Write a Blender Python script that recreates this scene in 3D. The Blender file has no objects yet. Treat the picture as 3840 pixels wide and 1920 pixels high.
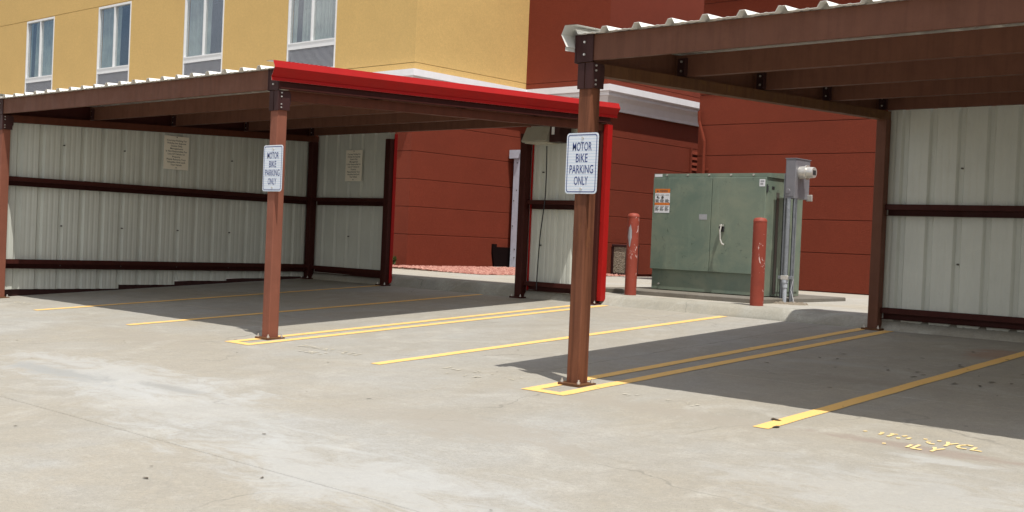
import bpy, math, random
from mathutils import Vector, Matrix
random.seed(7)
S = bpy.context.scene
C = S.collection
# ------------------------------------------------------------------ camera, world, sun, exposure
def setup():
    yaw, pit, roll = (math.radians(a) for a in (42.013, -0.781, 2.47))
    F = Vector((-math.sin(yaw)*math.cos(pit), math.cos(yaw)*math.cos(pit), math.sin(pit)))
    R = F.cross(Vector((0, 0, 1))).normalized(); U = R.cross(F)
    R2 = R*math.cos(roll)+U*math.sin(roll); U2 = -R*math.sin(roll)+U*math.cos(roll)
    cd = bpy.data.cameras.new('camera'); cam = bpy.data.objects.new('camera', cd); C.objects.link(cam)
    cd.sensor_width = 36; cd.lens = 36*4372.1/3840; cd.clip_start = .1; cd.clip_end = 2000
    m = Matrix(((R2.x, U2.x, -F.x, 6.061), (R2.y, U2.y, -F.y, -7.604), (R2.z, U2.z, -F.z, 1.18), (0, 0, 0, 1)))
    cam.matrix_world = m; S.camera = cam
setup()
SUN = Vector((.365, -.17, 1)).normalized()
W = bpy.data.worlds.new('World'); S.world = W; W.use_nodes = True
nt = W.node_tree; nt.nodes.clear()
sky = nt.nodes.new('ShaderNodeTexSky'); sky.sky_type = 'NISHITA'; sky.sun_disc = False
sky.sun_elevation = math.asin(SUN.z); sky.sun_rotation = math.atan2(SUN.x, SUN.y)
sky.air_density = 1.0; sky.dust_density = 1.5
bg = nt.nodes.new('ShaderNodeBackground'); bg.inputs[1].default_value = .104
tc = nt.nodes.new('ShaderNodeTexCoord'); cn = nt.nodes.new('ShaderNodeTexNoise'); cn.inputs['Scale'].default_value = 2.6; cn.inputs['Detail'].default_value = 8; cn.inputs['Distortion'].default_value = .6
nt.links.new(tc.outputs['Generated'], cn.inputs['Vector'])
cr = nt.nodes.new('ShaderNodeMapRange'); cr.inputs[1].default_value = .42; cr.inputs[2].default_value = .60; cr.inputs[4].default_value = .9; nt.links.new(cn.outputs['Fac'], cr.inputs[0])
cm = nt.nodes.new('ShaderNodeMix'); cm.data_type = 'RGBA'; nt.links.new(cr.outputs[0], cm.inputs[0]); nt.links.new(sky.outputs[0], cm.inputs[6]); cm.inputs[7].default_value = (12.8, 12.2, 11.6, 1)
wo = nt.nodes.new('ShaderNodeOutputWorld'); nt.links.new(cm.outputs[2], bg.inputs[0]); nt.links.new(bg.outputs[0], wo.inputs[0])
ld = bpy.data.lights.new('sun', 'SUN'); ld.energy = 4.8; ld.angle = math.radians(.53); ld.color = (1, .955, .88)
lo = bpy.data.objects.new('sun', ld); C.objects.link(lo); lo.rotation_euler = SUN.to_track_quat('Z', 'Y').to_euler()
S.view_settings.view_transform = 'Standard'; S.view_settings.look = 'None'
S.view_settings.exposure = 0.08; S.view_settings.gamma = 1
S.view_settings.use_curve_mapping = False

# ------------------------------------------------------------------ materials
class NT:
    def __init__(s, name):
        s.m = bpy.data.materials.new(name); s.m.use_nodes = True; s.t = s.m.node_tree
        s.b = s.t.nodes['Principled BSDF']; s.g = s.t.nodes.new('ShaderNodeNewGeometry')
    def n(s, k, **kw):
        x = s.t.nodes.new(k)
        for a, v in kw.items():
            setattr(x, a, v)
        return x
    def l(s, a, b): s.t.links.new(a, b)
    def pos(s, scale=(1, 1, 1)):
        m = s.n('ShaderNodeMapping'); m.inputs['Scale'].default_value = scale; s.l(s.g.outputs['Position'], m.inputs['Vector']); return m.outputs[0]
    def noise(s, scale, detail=4, rough=.55, dist=0, vec=None):
        x = s.n('ShaderNodeTexNoise'); x.inputs['Scale'].default_value = scale; x.inputs['Detail'].default_value = detail
        x.inputs['Roughness'].default_value = rough; x.inputs['Distortion'].default_value = dist
        s.l(vec or s.g.outputs['Position'], x.inputs['Vector']); return x.outputs['Fac']
    def ramp(s, f, a, b, ca=0., cb=1.):
        x = s.n('ShaderNodeMapRange'); x.inputs[1].default_value = a; x.inputs[2].default_value = b
        x.inputs[3].default_value = ca; x.inputs[4].default_value = cb; s.l(f, x.inputs[0]); return x.outputs[0]
    def mix(s, f, a, b, mode='MIX'):
        x = s.n('ShaderNodeMix', data_type='RGBA', blend_type=mode)
        for i, v in ((0, f), (6, a), (7, b)):
            if isinstance(v, (int, float)): x.inputs[i].default_value = v
            elif isinstance(v, tuple): x.inputs[i].default_value = (*v, 1)
            else: s.l(v, x.inputs[i])
        return x.outputs[2]
    def math(s, op, a, b=0.):
        x = s.n('ShaderNodeMath', operation=op)
        for i, v in ((0, a), (1, b)):
            if isinstance(v, (int, float)): x.inputs[i].default_value = v
            else: s.l(v, x.inputs[i])
        return x.outputs[0]
    def bump(s, h, strength, dist):
        x = s.n('ShaderNodeBump'); x.inputs['Strength'].default_value = strength; x.inputs['Distance'].default_value = dist
        s.l(h, x.inputs['Height']); s.l(x.outputs[0], s.b.inputs['Normal'])
    def out(s, col, rough=.6, metal=0., spec=None):
        if isinstance(col, tuple): s.b.inputs['Base Color'].default_value = (*col, 1)
        else: s.l(col, s.b.inputs['Base Color'])
        if isinstance(rough, (int, float)): s.b.inputs['Roughness'].default_value = rough
        else: s.l(rough, s.b.inputs['Roughness'])
        s.b.inputs['Metallic'].default_value = metal
        if spec is not None: s.b.inputs['Specular IOR Level'].default_value = spec
        return s.m
def mul(c, k): return tuple(v*k for v in c)

def concrete(name, base, grime=1., warm=1., marks=()):
    t = NT(name)
    big = t.noise(.33, 5, .6, 1.1); b2 = t.noise(.9, 6, .62, .8, t.pos((1.0, .55, 1)))
    md = t.noise(3.2, 6, .65, .4); fine = t.noise(42, 3, .7); sp = t.noise(150, 2, .6)
    tan = mul(base, .93); tan = (tan[0]*1.03, tan[1]*.985, tan[2]*.91)
    blu = (base[0]*.995, base[1]*1.035, base[2]*1.10)
    c = t.mix(t.ramp(big, .42, .60), tan, blu)
    c = t.mix(t.ramp(b2, .42, .72, 0, .75*grime), c, (base[0]*.80, base[1]*.77, base[2]*.71))
    c = t.mix(t.ramp(t.noise(1.1, 5, .6, 1.5), .54, .74, 0, .75*grime), c, (base[0]*1.27, base[1]*1.29, base[2]*1.32))
    c = t.mix(t.ramp(t.noise(.7, 6, .7, 2.2), .56, .76, 0, .55*grime), c, (base[0]*.62, base[1]*.61, base[2]*.60))
    c = t.mix(t.ramp(md, .35, .68, .0, .42), c, mul(base, .74))
    c = t.mix(t.ramp(t.noise(11, 5, .7, .8), .52, .70, .0, .35), c, mul(base, 1.18))
    streak = t.noise(5, 4, .6, .6, t.pos((.5, 3.2, 1)))
    c = t.mix(t.ramp(streak, .56, .74, 0, .22*grime), c, (base[0]*.78, base[1]*.74, base[2]*.70))
    c = t.mix(t.ramp(fine, .30, .70, .0, .5), c, mul(base, .62))
    c = t.mix(t.ramp(sp, .60, .68, 0, .7), c, mul(base, .45))
    c = t.mix(t.ramp(t.noise(210, 1), .70, .76, 0, .7), c, mul(base, 1.35))
    vo = t.n('ShaderNodeTexVoronoi', feature='DISTANCE_TO_EDGE'); vo.inputs['Scale'].default_value = .30
    wv = t.n('ShaderNodeTexNoise'); wv.inputs['Scale'].default_value = 1.3; wv.inputs['Detail'].default_value = 7; t.l(t.g.outputs['Position'], wv.inputs['Vector'])
    va = t.n('ShaderNodeVectorMath', operation='MULTIPLY_ADD'); t.l(wv.outputs['Color'], va.inputs[0]); va.inputs[1].default_value = (1.1, 1.1, 0); t.l(t.g.outputs['Position'], va.inputs[2])
    t.l(va.outputs[0], vo.inputs['Vector'])
    crk = t.math('MULTIPLY', t.ramp(vo.outputs['Distance'], .0035, .0012), t.ramp(t.noise(.55, 4), .50, .58))
    c = t.mix(t.math('MULTIPLY', crk, .45*min(grime, 1)), c, mul(base, .36))
    sv = t.n('ShaderNodeTexVoronoi'); sv.inputs['Scale'].default_value = 1.9; t.l(t.g.outputs['Position'], sv.inputs['Vector'])
    c = t.mix(t.math('MULTIPLY', t.ramp(sv.outputs['Distance'], .045, .03), t.ramp(t.noise(2.7, 2), .52, .56, 0, .8)), c, mul(base, .22))
    c = t.mix(t.math('MULTIPLY', t.ramp(t.noise(2.1, 6, .7, 2.5, t.pos((1, 2.2, 1))), .58, .72), .30*grime), c, (base[0]*.60, base[1]*.56, base[2]*.50))
    for (mx, my, rx, ry, col, amt) in marks:      # washed-out and dirty areas of this lot, each with its own ragged outline
        mp = t.n('ShaderNodeMapping'); mp.inputs['Location'].default_value = (-mx/rx, -my/ry, 0); mp.inputs['Scale'].default_value = (1/rx, 1/ry, 0); t.l(t.g.outputs['Position'], mp.inputs['Vector'])
        ln = t.n('ShaderNodeVectorMath', operation='LENGTH'); t.l(mp.outputs[0], ln.inputs[0])
        e = t.math('ADD', ln.outputs['Value'], t.math('MULTIPLY', t.noise(2.3, 9, .74, .8, t.pos((.8, 1.6, 1))), 3.0))
        c = t.mix(t.ramp(e, 2.35, 1.85, 0, amt), c, col)
    h = t.math('ADD', t.math('MULTIPLY', md, .5), fine)
    t.bump(h, .35, .004)
    return t.out(c, t.ramp(md, .3, .7, .72, .92), 0, .35)
def stucco(name, base, light=1.18, dark=.82):
    t = NT(name)
    n1 = t.noise(1.1, 5, .6, .5); n2 = t.noise(55, 4, .75); n3 = t.noise(7, 5, .65, 1.)
    c = t.mix(t.ramp(n1, .32, .68), mul(base, dark), mul(base, 1.02))
    c = t.mix(t.ramp(n3, .5, .72, 0, .35), c, mul(base, light))
    c = t.mix(t.ramp(t.noise(19, 5, .75, .5), .38, .62, 0, .42), c, mul(base, .70))
    c = t.mix(t.ramp(n2, .35, .65, 0, .60), c, mul(base, .66))
    c = t.mix(t.ramp(t.noise(2.2, 5, .6, .3, t.pos((1, 1, .16))), .55, .75, 0, .25), c, mul(base, .78))
    t.bump(t.math('ADD', n2, t.math('MULTIPLY', t.noise(110, 3), .6)), .9, .012)
    return t.out(c, .9, 0, .25)
def steel(name, base, streak=.5, rough=.5, fade=(1.6, 1.5, 1.45), rust=0.):
    t = NT(name)
    st = t.noise(14, 5, .6, .3, t.pos((1, 1, .07))); n = t.noise(5, 5, .65, .5); f = t.noise(70, 3)
    c = t.mix(t.ramp(n, .3, .7, 0, .5), base, mul(base, .72))
    c = t.mix(t.ramp(st, .45, .68, 0, streak), c, tuple(b*k for b, k in zip(base, fade)))
    c = t.mix(t.ramp(st, .50, .36, 0, streak), c, mul(base, .55))
    if rust: c = t.mix(t.ramp(t.noise(3.1, 6, .7, 1.2), .56, .70, 0, rust), c, (base[0]*1.7, base[1]*1.9, base[2]*.9))
    c = t.mix(t.ramp(f, .6, .75, 0, .25), c, mul(base, .5))
    t.bump(n, .12, .004)
    return t.out(c, t.ramp(n, .3, .7, rough-.02, rough+.2), 0, .12)
def plain(name, base, rough=.5, metal=0., var=.2, scale=9., spec=None):
    t = NT(name); n = t.noise(scale, 5, .6, .4)
    c = t.mix(t.ramp(n, .3, .7, 0, 1), mul(base, 1-var), mul(base, 1+var*.4))
    c = t.mix(t.ramp(t.noise(scale*7, 3), .55, .75, 0, var), c, mul(base, .6))
    return t.out(c, t.ramp(n, .3, .7, max(.05, rough-.07), min(1, rough+.1)), metal, spec)
def sheet(name, base):
    t = NT(name); n = t.noise(1.5, 4, .6, .4); st = t.noise(9, 5, .6, .3, t.pos((1, 1, .08)))
    c = t.mix(t.ramp(n, .3, .7), mul(base, .93), mul(base, 1.03))
    c = t.mix(t.ramp(st, .52, .75, 0, .14), c, mul(base, .80))
    c = t.mix(t.ramp(t.noise(30, 4), .62, .75, 0, .25), c, mul(base, .72))
    return t.out(c, .45, 0, .4)
def worn_paint(name, base, lo, hi, scale=9, fw=.25):
    t = NT(name); n = t.noise(scale, 7, .72, .6); f = t.noise(60, 4, .7)
    c = t.mix(t.ramp(t.noise(2.2, 5), .35, .7, 0, .6), base, (base[0]*1.0, base[1]*1.06, base[2]*1.25))
    c = t.mix(t.ramp(f, .5, .75, 0, .4), c, mul(base, .72))
    t.out(c, .7, 0, .3)
    tr = t.n('ShaderNodeBsdfTransparent'); mx = t.n('ShaderNodeMixShader')
    m = t.ramp(t.math('ADD', n, t.math('MULTIPLY', f, fw)), lo+fw*.48, hi+fw*.48)
    t.l(m, mx.inputs[0]); t.l(t.b.outputs[0], mx.inputs[1]); t.l(tr.outputs[0], mx.inputs[2])
    t.l(mx.outputs[0], t.t.nodes['Material Output'].inputs[0])
    return t.m

M = {}
PALE = (.405, .415, .412); DUST = (.285, .262, .222)
MARKS = [(-3.2, -2.45, 2.2, .75, PALE, .50), (-1.3, -2.8, 1.6, .8, PALE, .35), (1.0, -3.3, 2.2, .7, PALE, .50), (3.4, -1.6, 1.2, .9, PALE, .35), (3.3, -.62, .5, .12, PALE, .5),
         (-3.6, -2.68, 1.2, .22, (.26, .265, .255), .75), (-2.2, -2.45, .7, .12, (.25, .25, .235), .7),
         (1.3, -.45, 2.4, .28, DUST, .7), (3.1, -.36, 1.0, .16, (.25, .205, .175), .75), (.5, -1.9, 1.6, .5, DUST, .6), (-5.2, -.9, 1.5, .5, DUST, .45),
         (1.83, 4.45, .35, .55, (.30, .17, .12), .55), (-6.5, 1.4, 2.2, .25, DUST, .5), (1.6, 1.9, .9, .25, (.25, .22, .18), .5)]
M['lot'] = concrete('lot_concrete', (.362, .346, .306), marks=MARKS)
M['walk'] = concrete('walk_concrete', (.43, .41, .36), .6)
M['kerb'] = concrete('kerb_concrete', (.37, .36, .315), 2.0)
M['pad'] = concrete('pad_concrete', (.19, .175, .15), 1.4)
M['dirt'] = plain('joint_dirt', (.17, .15, .125), .95)
M['earth'] = plain('earth', (.26, .22, .17), .95, 0, .3, 3)
M['yellow'] = stucco('yellow_stucco', (.70, .472, .180), 1.06, .92)
M['red'] = stucco('red_stucco', (.205, .036, .016), 1.15, .85)
M['joint'] = plain('joint_red', (.13, .026, .016), .9)  # darker red core seen in the gaps between stucco panels
M['jointy'] = plain('joint_yellow', (.25, .16, .06), .9)
M['cornice'] = plain('cornice_paint', (.80, .80, .83), .65, 0, .06, 3)
M['brown'] = steel('brown_steel', (.135, .060, .039), .22, .5, (1.3, 1.25, 1.2))
M['brownr'] = steel('brown_steel_rusty', (.125, .058, .028), .35, .5, (1.3, 1.4, 1.2), .5)
M['post2'] = steel('post_salmon', (.220, .083, .054), .16, .55, (1.15, 1.15, 1.15))
M['post3'] = steel('post_weathered', (.135, .052, .029), .65, .55, (1.6, 1.65, 1.6), .4)
M['rafter'] = steel('rafter_redbrown', (.10, .032, .018), .2, .5, (1.3, 1.2, 1.2))
M['maroon'] = steel('maroon_steel', (.050, .013, .010), .2, .45, (1.3, 1.2, 1.2))
M['bracket'] = steel('bracket_steel', (.045, .020, .019), .25, .4, (1.5, 1.4, 1.5))
M['trim'] = plain('red_trim', (.34, .007, .006), .5, 0, .10, 4, .2)
M['trimwhite'] = plain('trim_back', (.62, .62, .58), .5, 0, .12, 5)
M['sheet'] = sheet('wall_sheet_paint', (.57, .595, .54))
M['roof'] = sheet('roof_sheet_paint', (.78, .77, .72))
M['bolt'] = plain('zinc_bolt', (.62, .60, .56), .35, .6)
M['screw'] = plain('screw_dark', (.08, .075, .065), .5)
M['green'] = None
M['signwhite'] = None
M['blue'] = plain('sign_blue', (.018, .035, .17), .5, 0, .1)
M['paper'] = plain('notice_cream', (.84, .80, .68), .7, 0, .03)
M['ink'] = plain('notice_ink', (.06, .06, .055), .7)
M['stripe'] = worn_paint('stripe_paint', (.78, .49, .165), .64, .72, 7)
M['stencil'] = worn_paint('stencil_paint', (.74, .56, .26), .60, .62, 6, .12)
M['stencil2'] = worn_paint('stencil_paint_faded', (.50, .46, .36), .52, .60, 7, .15)
M['alu'] = plain('aluminium_frame', (.70, .71, .72), .4, 0, .06)
M['grille'] = plain('grille_alu', (.62, .64, .70), .5, .1, .06)
M['curtain'] = plain('curtain', (.28, .335, .325), .9, 0, .3, 3)
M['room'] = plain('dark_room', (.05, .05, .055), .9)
M['bollard'] = None
M['meter'] = plain('meter_grey', (.185, .183, .20), .5, .1, .1)
M['galv'] = plain('galvanised', (.25, .27, .295), .45, .3, .25, 14)
M['pvc'] = plain('grey_pvc', (.42, .45, .50), .5, 0, .08)
M['black'] = plain('black_rubber', (.02, .02, .022), .6)
M['lamp'] = plain('lamp_housing', (.30, .29, .24), .5, 0, .1)
M['lampglass'] = plain('lamp_lens', (.55, .53, .44), .3, 0, .05)
M['white'] = plain('white_enamel', (.46, .49, .57), .45, 0, .12)
M['pebble'] = None
M['orange'] = plain('label_orange', (.62, .17, .02), .6, 0, .1)
M['label'] = plain('label_white', (.68, .69, .72), .6, 0, .05)
M['leaf'] = plain('dry_leaf', (.07, .05, .03), .9)
M['plant'] = plain('plant_green', (.10, .14, .035), .7, 0, .4, 20)
M['gray'] = plain('gray_print', (.30, .31, .33), .7)

M['pit'] = plain('near_black', (.008, .004, .004), .95, 0, .1, 4, .05)  # near-black tone of the low box on the red wall
def green_mat():
    t = NT('transformer_green'); base = (.165, .218, .172)
    n = t.noise(1.8, 6, .65, .8); c = t.mix(t.ramp(n, .36, .66), mul(base, .86), (.205, .235, .175))
    c = t.mix(t.ramp(t.noise(1.7, 6, .62, .2), .52, .64, 0, .75), c, (.112, .160, .130))
    c = t.mix(t.ramp(t.noise(9, 6, .7, .6), .62, .68, 0, .6), c, (.05, .07, .05))
    c = t.mix(t.ramp(t.noise(60, 4), .3, .7, 0, .2), c, mul(base, .7))
    c = t.mix(t.ramp(t.noise(12, 5, .6, .3, t.pos((1, 1, .1))), .55, .75, 0, .3), c, mul(base, 1.35))
    t.bump(n, .1, .01)
    return t.out(c, t.ramp(n, .3, .7, .42, .6), 0, .4)
M['green'] = green_mat()
def sign_mat():
    t = NT('sign_sheeting'); sp = t.n('ShaderNodeSeparateXYZ'); t.l(t.g.outputs['Position'], sp.inputs[0])
    w = t.math('SINE', t.math('MULTIPLY', sp.outputs[2], 2*math.pi/.0245))
    c = t.mix(t.ramp(w, -.2, .9, 0, .8), (.62, .66, .72), (.46, .55, .66))
    return t.out(c, .35, 0, .4)
M['signwhite'] = sign_mat()
def bollard_mat():
    t = NT('bollard_red'); base = (.25, .045, .026)
    n = t.noise(4, 5, .6); c = t.mix(t.ramp(n, .3, .7), mul(base, .85), mul(base, 1.1))
    c = t.mix(t.ramp(t.noise(7, 7, .75, 1.5, t.pos((1, 1, .55))), .615, .63), c, (.62, .47, .44))
    t.bump(t.noise(40, 4), .3, .003)
    return t.out(c, .6, 0, .35)
M['bollard'] = bollard_mat()
def pebble_mat():
    t = NT('pebble_panel'); v = t.n('ShaderNodeTexVoronoi'); v.inputs['Scale'].default_value = 48; t.l(t.g.outputs['Position'], v.inputs['Vector'])
    c = t.mix(t.ramp(v.outputs['Distance'], .0, .6), (.50, .40, .26), (.10, .075, .05))
    c = t.mix(t.ramp(t.noise(60), .45, .6, 0, .7), c, (.52, .46, .36))
    t.bump(v.outputs['Distance'], 1., .02); return t.out(c, .8)
M['pebble'] = pebble_mat()
def gravel_mat():
    t = NT('gravel_red'); o = t.n('ShaderNodeObjectInfo'); c = t.mix(t.ramp(t.noise(9, 2), .35, .65), (.28, .105, .08), (.50, .27, .215))
    c = t.mix(t.ramp(t.noise(23, 3), .5, .7, 0, .7), c, (.20, .075, .055)); return t.out(c, .9)
M['gravel'] = gravel_mat()
def glass_mat():
    t = NT('window_glass'); t.out((.55, .62, .66), .03, 0, .9)
    t.b.inputs['IOR'].default_value = 1.55; t.b.inputs['Transmission Weight'].default_value = .0
    tr = t.n('ShaderNodeBsdfTransparent'); tr.inputs[0].default_value = (.94, .95, .93, 1)
    gl = t.n('ShaderNodeBsdfGlossy'); gl.inputs['Roughness'].default_value = .02; gl.inputs[0].default_value = (.85, .9, 1, 1)
    lw = t.n('ShaderNodeLayerWeight'); lw.inputs[0].default_value = .5; fr = t.n('ShaderNodeMath', operation='MULTIPLY_ADD'); pw = t.n('ShaderNodeMath', operation='POWER'); t.l(lw.outputs['Facing'], pw.inputs[0]); pw.inputs[1].default_value = 2.6; t.l(pw.outputs[0], fr.inputs[0]); fr.inputs[1].default_value = .42; fr.inputs[2].default_value = .09
    mx = t.n('ShaderNodeMixShader'); t.l(fr.outputs[0], mx.inputs[0]); t.l(tr.outputs[0], mx.inputs[1]); t.l(gl.outputs[0], mx.inputs[2])
    t.l(mx.outputs[0], t.t.nodes['Material Output'].inputs[0]); return t.m
M['glass'] = glass_mat()

# ------------------------------------------------------------------ geometry helpers
class MB:
    def __init__(s): s.v = []; s.f = []; s.mi = []; s.cur = 0
    def add(s, vs, fs):
        o = len(s.v); s.v += [tuple(v) for v in vs]
        for f in fs: s.f.append(tuple(i+o for i in f)); s.mi.append(s.cur)
        return s
    def box(s, x0, x1, y0, y1, z0, z1, b=0.):
        if x0 > x1: x0, x1 = x1, x0
        if y0 > y1: y0, y1 = y1, y0
        if b <= 0:
            vs = [(x, y, z) for z in (z0, z1) for y in (y0, y1) for x in (x0, x1)]
            return s.add(vs, [(0, 2, 3, 1), (4, 5, 7, 6), (0, 1, 5, 4), (2, 6, 7, 3), (0, 4, 6, 2), (1, 3, 7, 5)])
        vs = []; idx = {}
        for zi, z in enumerate((z0, z1)):
            for yi, y in enumerate((y0, y1)):
                for xi, x in enumerate((x0, x1)):
                    sx, sy, sz = (1, -1)[xi], (1, -1)[yi], (1, -1)[zi]
                    for a in range(3):
                        d = [b*sx, b*sy, b*sz]; d[a] = 0
                        idx[(xi, yi, zi, a)] = len(vs); vs.append((x+d[0], y+d[1], z+d[2]))
        fs = []
        for a in range(3):
            o = [i for i in range(3) if i != a]
            for e in (0, 1):
                q = []
                for p, r in ((0, 0), (1, 0), (1, 1), (0, 1)):
                    k = [0, 0, 0]; k[a] = e; k[o[0]] = p; k[o[1]] = r; q.append(idx[(*k, a)])
                fs.append(tuple(q))
            # edges along axis a : between faces o[0], o[1]
            for p in (0, 1):
                for r in (0, 1):
                    k0 = [0, 0, 0]; k0[o[0]] = p; k0[o[1]] = r; k1 = list(k0); k1[a] = 1
                    fs.append((idx[(*k0, o[0])], idx[(*k1, o[0])], idx[(*k1, o[1])], idx[(*k0, o[1])]))
        for xi in (0, 1):
            for yi in (0, 1):
                for zi in (0, 1): fs.append(tuple(idx[(xi, yi, zi, a)] for a in range(3)))
        return s.add(vs, fs)
    def prism(s, prof, p0, p1, U, V, caps=True):
        """closed profile [(u,v)] swept from p0 to p1"""
        p0, p1, U, V = Vector(p0), Vector(p1), Vector(U), Vector(V); n = len(prof)
        vs = [p0+U*a+V*b for a, b in prof]+[p1+U*a+V*b for a, b in prof]
        fs = [(i, (i+1) % n, n+(i+1) % n, n+i) for i in range(n)]
        if caps: fs += [tuple(range(n)), tuple(range(2*n-1, n-1, -1))]
        return s.add(vs, fs)
    def cyl(s, p0, p1, r0, r1=None, n=16, caps=True):
        r1 = r0 if r1 is None else r1; p0, p1 = Vector(p0), Vector(p1); d = (p1-p0).normalized()
        a = d.orthogonal().normalized(); b = d.cross(a)
        vs = [p0+(a*math.cos(t)+b*math.sin(t))*r0 for t in (2*math.pi*i/n for i in range(n))]
        vs += [p1+(a*math.cos(t)+b*math.sin(t))*r1 for t in (2*math.pi*i/n for i in range(n))]
        fs = [(i, (i+1) % n, n+(i+1) % n, n+i) for i in range(n)]
        if caps: fs += [tuple(range(n)), tuple(range(2*n-1, n-1, -1))]
        return s.add(vs, fs)
    def tube(s, pts, r, n=8):
        for a, b in zip(pts, pts[1:]): s.cyl(a, b, r, n=n)
        return s
    def lathe(s, c, prof, n=24):
        vs = []; c = Vector(c)
        for r, z in prof:
            for i in range(n):
                t = 2*math.pi*i/n; vs.append(c+Vector((r*math.cos(t), r*math.sin(t), z)))
        fs = []
        for k in range(len(prof)-1):
            for i in range(n): fs.append((k*n+i, k*n+(i+1) % n, (k+1)*n+(i+1) % n, (k+1)*n+i))
        return s.add(vs, fs)

ORG = {}
def link(o, parent):
    C.objects.link(o)
    if parent: o.parent = parent
def obj(name, mb, mat, parent=None, label=None, kind=None, smooth=False, origin=None):
    """meshes are given in world metres; stored relative to the thing's base"""
    org = Vector(origin) if origin else (ORG[parent.name] if parent else Vector((0, 0, 0)))
    me = bpy.data.meshes.new(name)
    me.from_pydata([tuple(Vector(v)-org) for v in mb.v], [], mb.f); me.validate()
    mats = mat if isinstance(mat, list) else [mat]
    for m in mats: me.materials.append(M[m])
    if len(mats) > 1: me.polygons.foreach_set('material_index', mb.mi)
    import bmesh
    bm = bmesh.new(); bm.from_mesh(me); bmesh.ops.recalc_face_normals(bm, faces=bm.faces); bm.to_mesh(me); bm.free()
    if smooth:
        for p in me.polygons: p.use_smooth = True
        try: me.set_sharp_from_angle(angle=math.radians(38))
        except Exception: pass
    o = bpy.data.objects.new(name, me); link(o, parent)
    if parent: o.location = org-ORG[parent.name]
    else: o.location = org
    ORG[o.name] = org
    if label: o['label'] = label
    if kind: o['kind'] = kind
    return o
def thing(name, loc, label, cat, group=None):
    o = bpy.data.objects.new(name, None); C.objects.link(o); o.location = loc; o.empty_display_size = .2
    o['label'] = label; o['category'] = cat
    if group: o['group'] = group
    ORG[o.name] = Vector(loc); return o
def tag(o, label, cat, group=None):
    o['label'] = label; o['category'] = cat
    if group: o['group'] = group
    return o
def mesh_text(lines, width, cx, z_top, line_h, size, basis, bold=.0, depth=.001, fit=None):
    """centred text lines -> MB. basis=(origin, U, V, N)"""
    O, U, V, N = basis; mb = MB()
    for i, tx in enumerate(lines):
        if not tx: continue
        cu = bpy.data.curves.new('t', 'FONT'); cu.body = tx; cu.size = 1; cu.align_x = 'CENTER'; cu.offset = bold; cu.resolution_u = 3; cu.extrude = 0
        ob = bpy.data.objects.new('t', cu); C.objects.link(ob)
        dg = bpy.context.evaluated_depsgraph_get(); me = bpy.data.meshes.new_from_object(ob.evaluated_get(dg))
        xs = [v.co.x for v in me.vertices]; w = max(xs)-min(xs); mid = (max(xs)+min(xs))/2
        sy = size/.70; sx = sy if fit is None else min(fit[i]/w, 9)
        y = z_top-line_h*(i+1)
        vs = [O+U*(cx+(v.co.x-mid)*sx)+V*(y+v.co.y*sy)+N*depth for v in me.vertices]
        mb.add(vs, [tuple(p.vertices) for p in me.polygons])
        bpy.data.objects.remove(ob); bpy.data.curves.remove(cu); bpy.data.meshes.remove(me)
    return mb

def zt(x): return .457+.038*min(max((-4.6-x)/1.2, 0), 1)
GY = .054
def gz(y, x=0): return GY*y-.002*x
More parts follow.
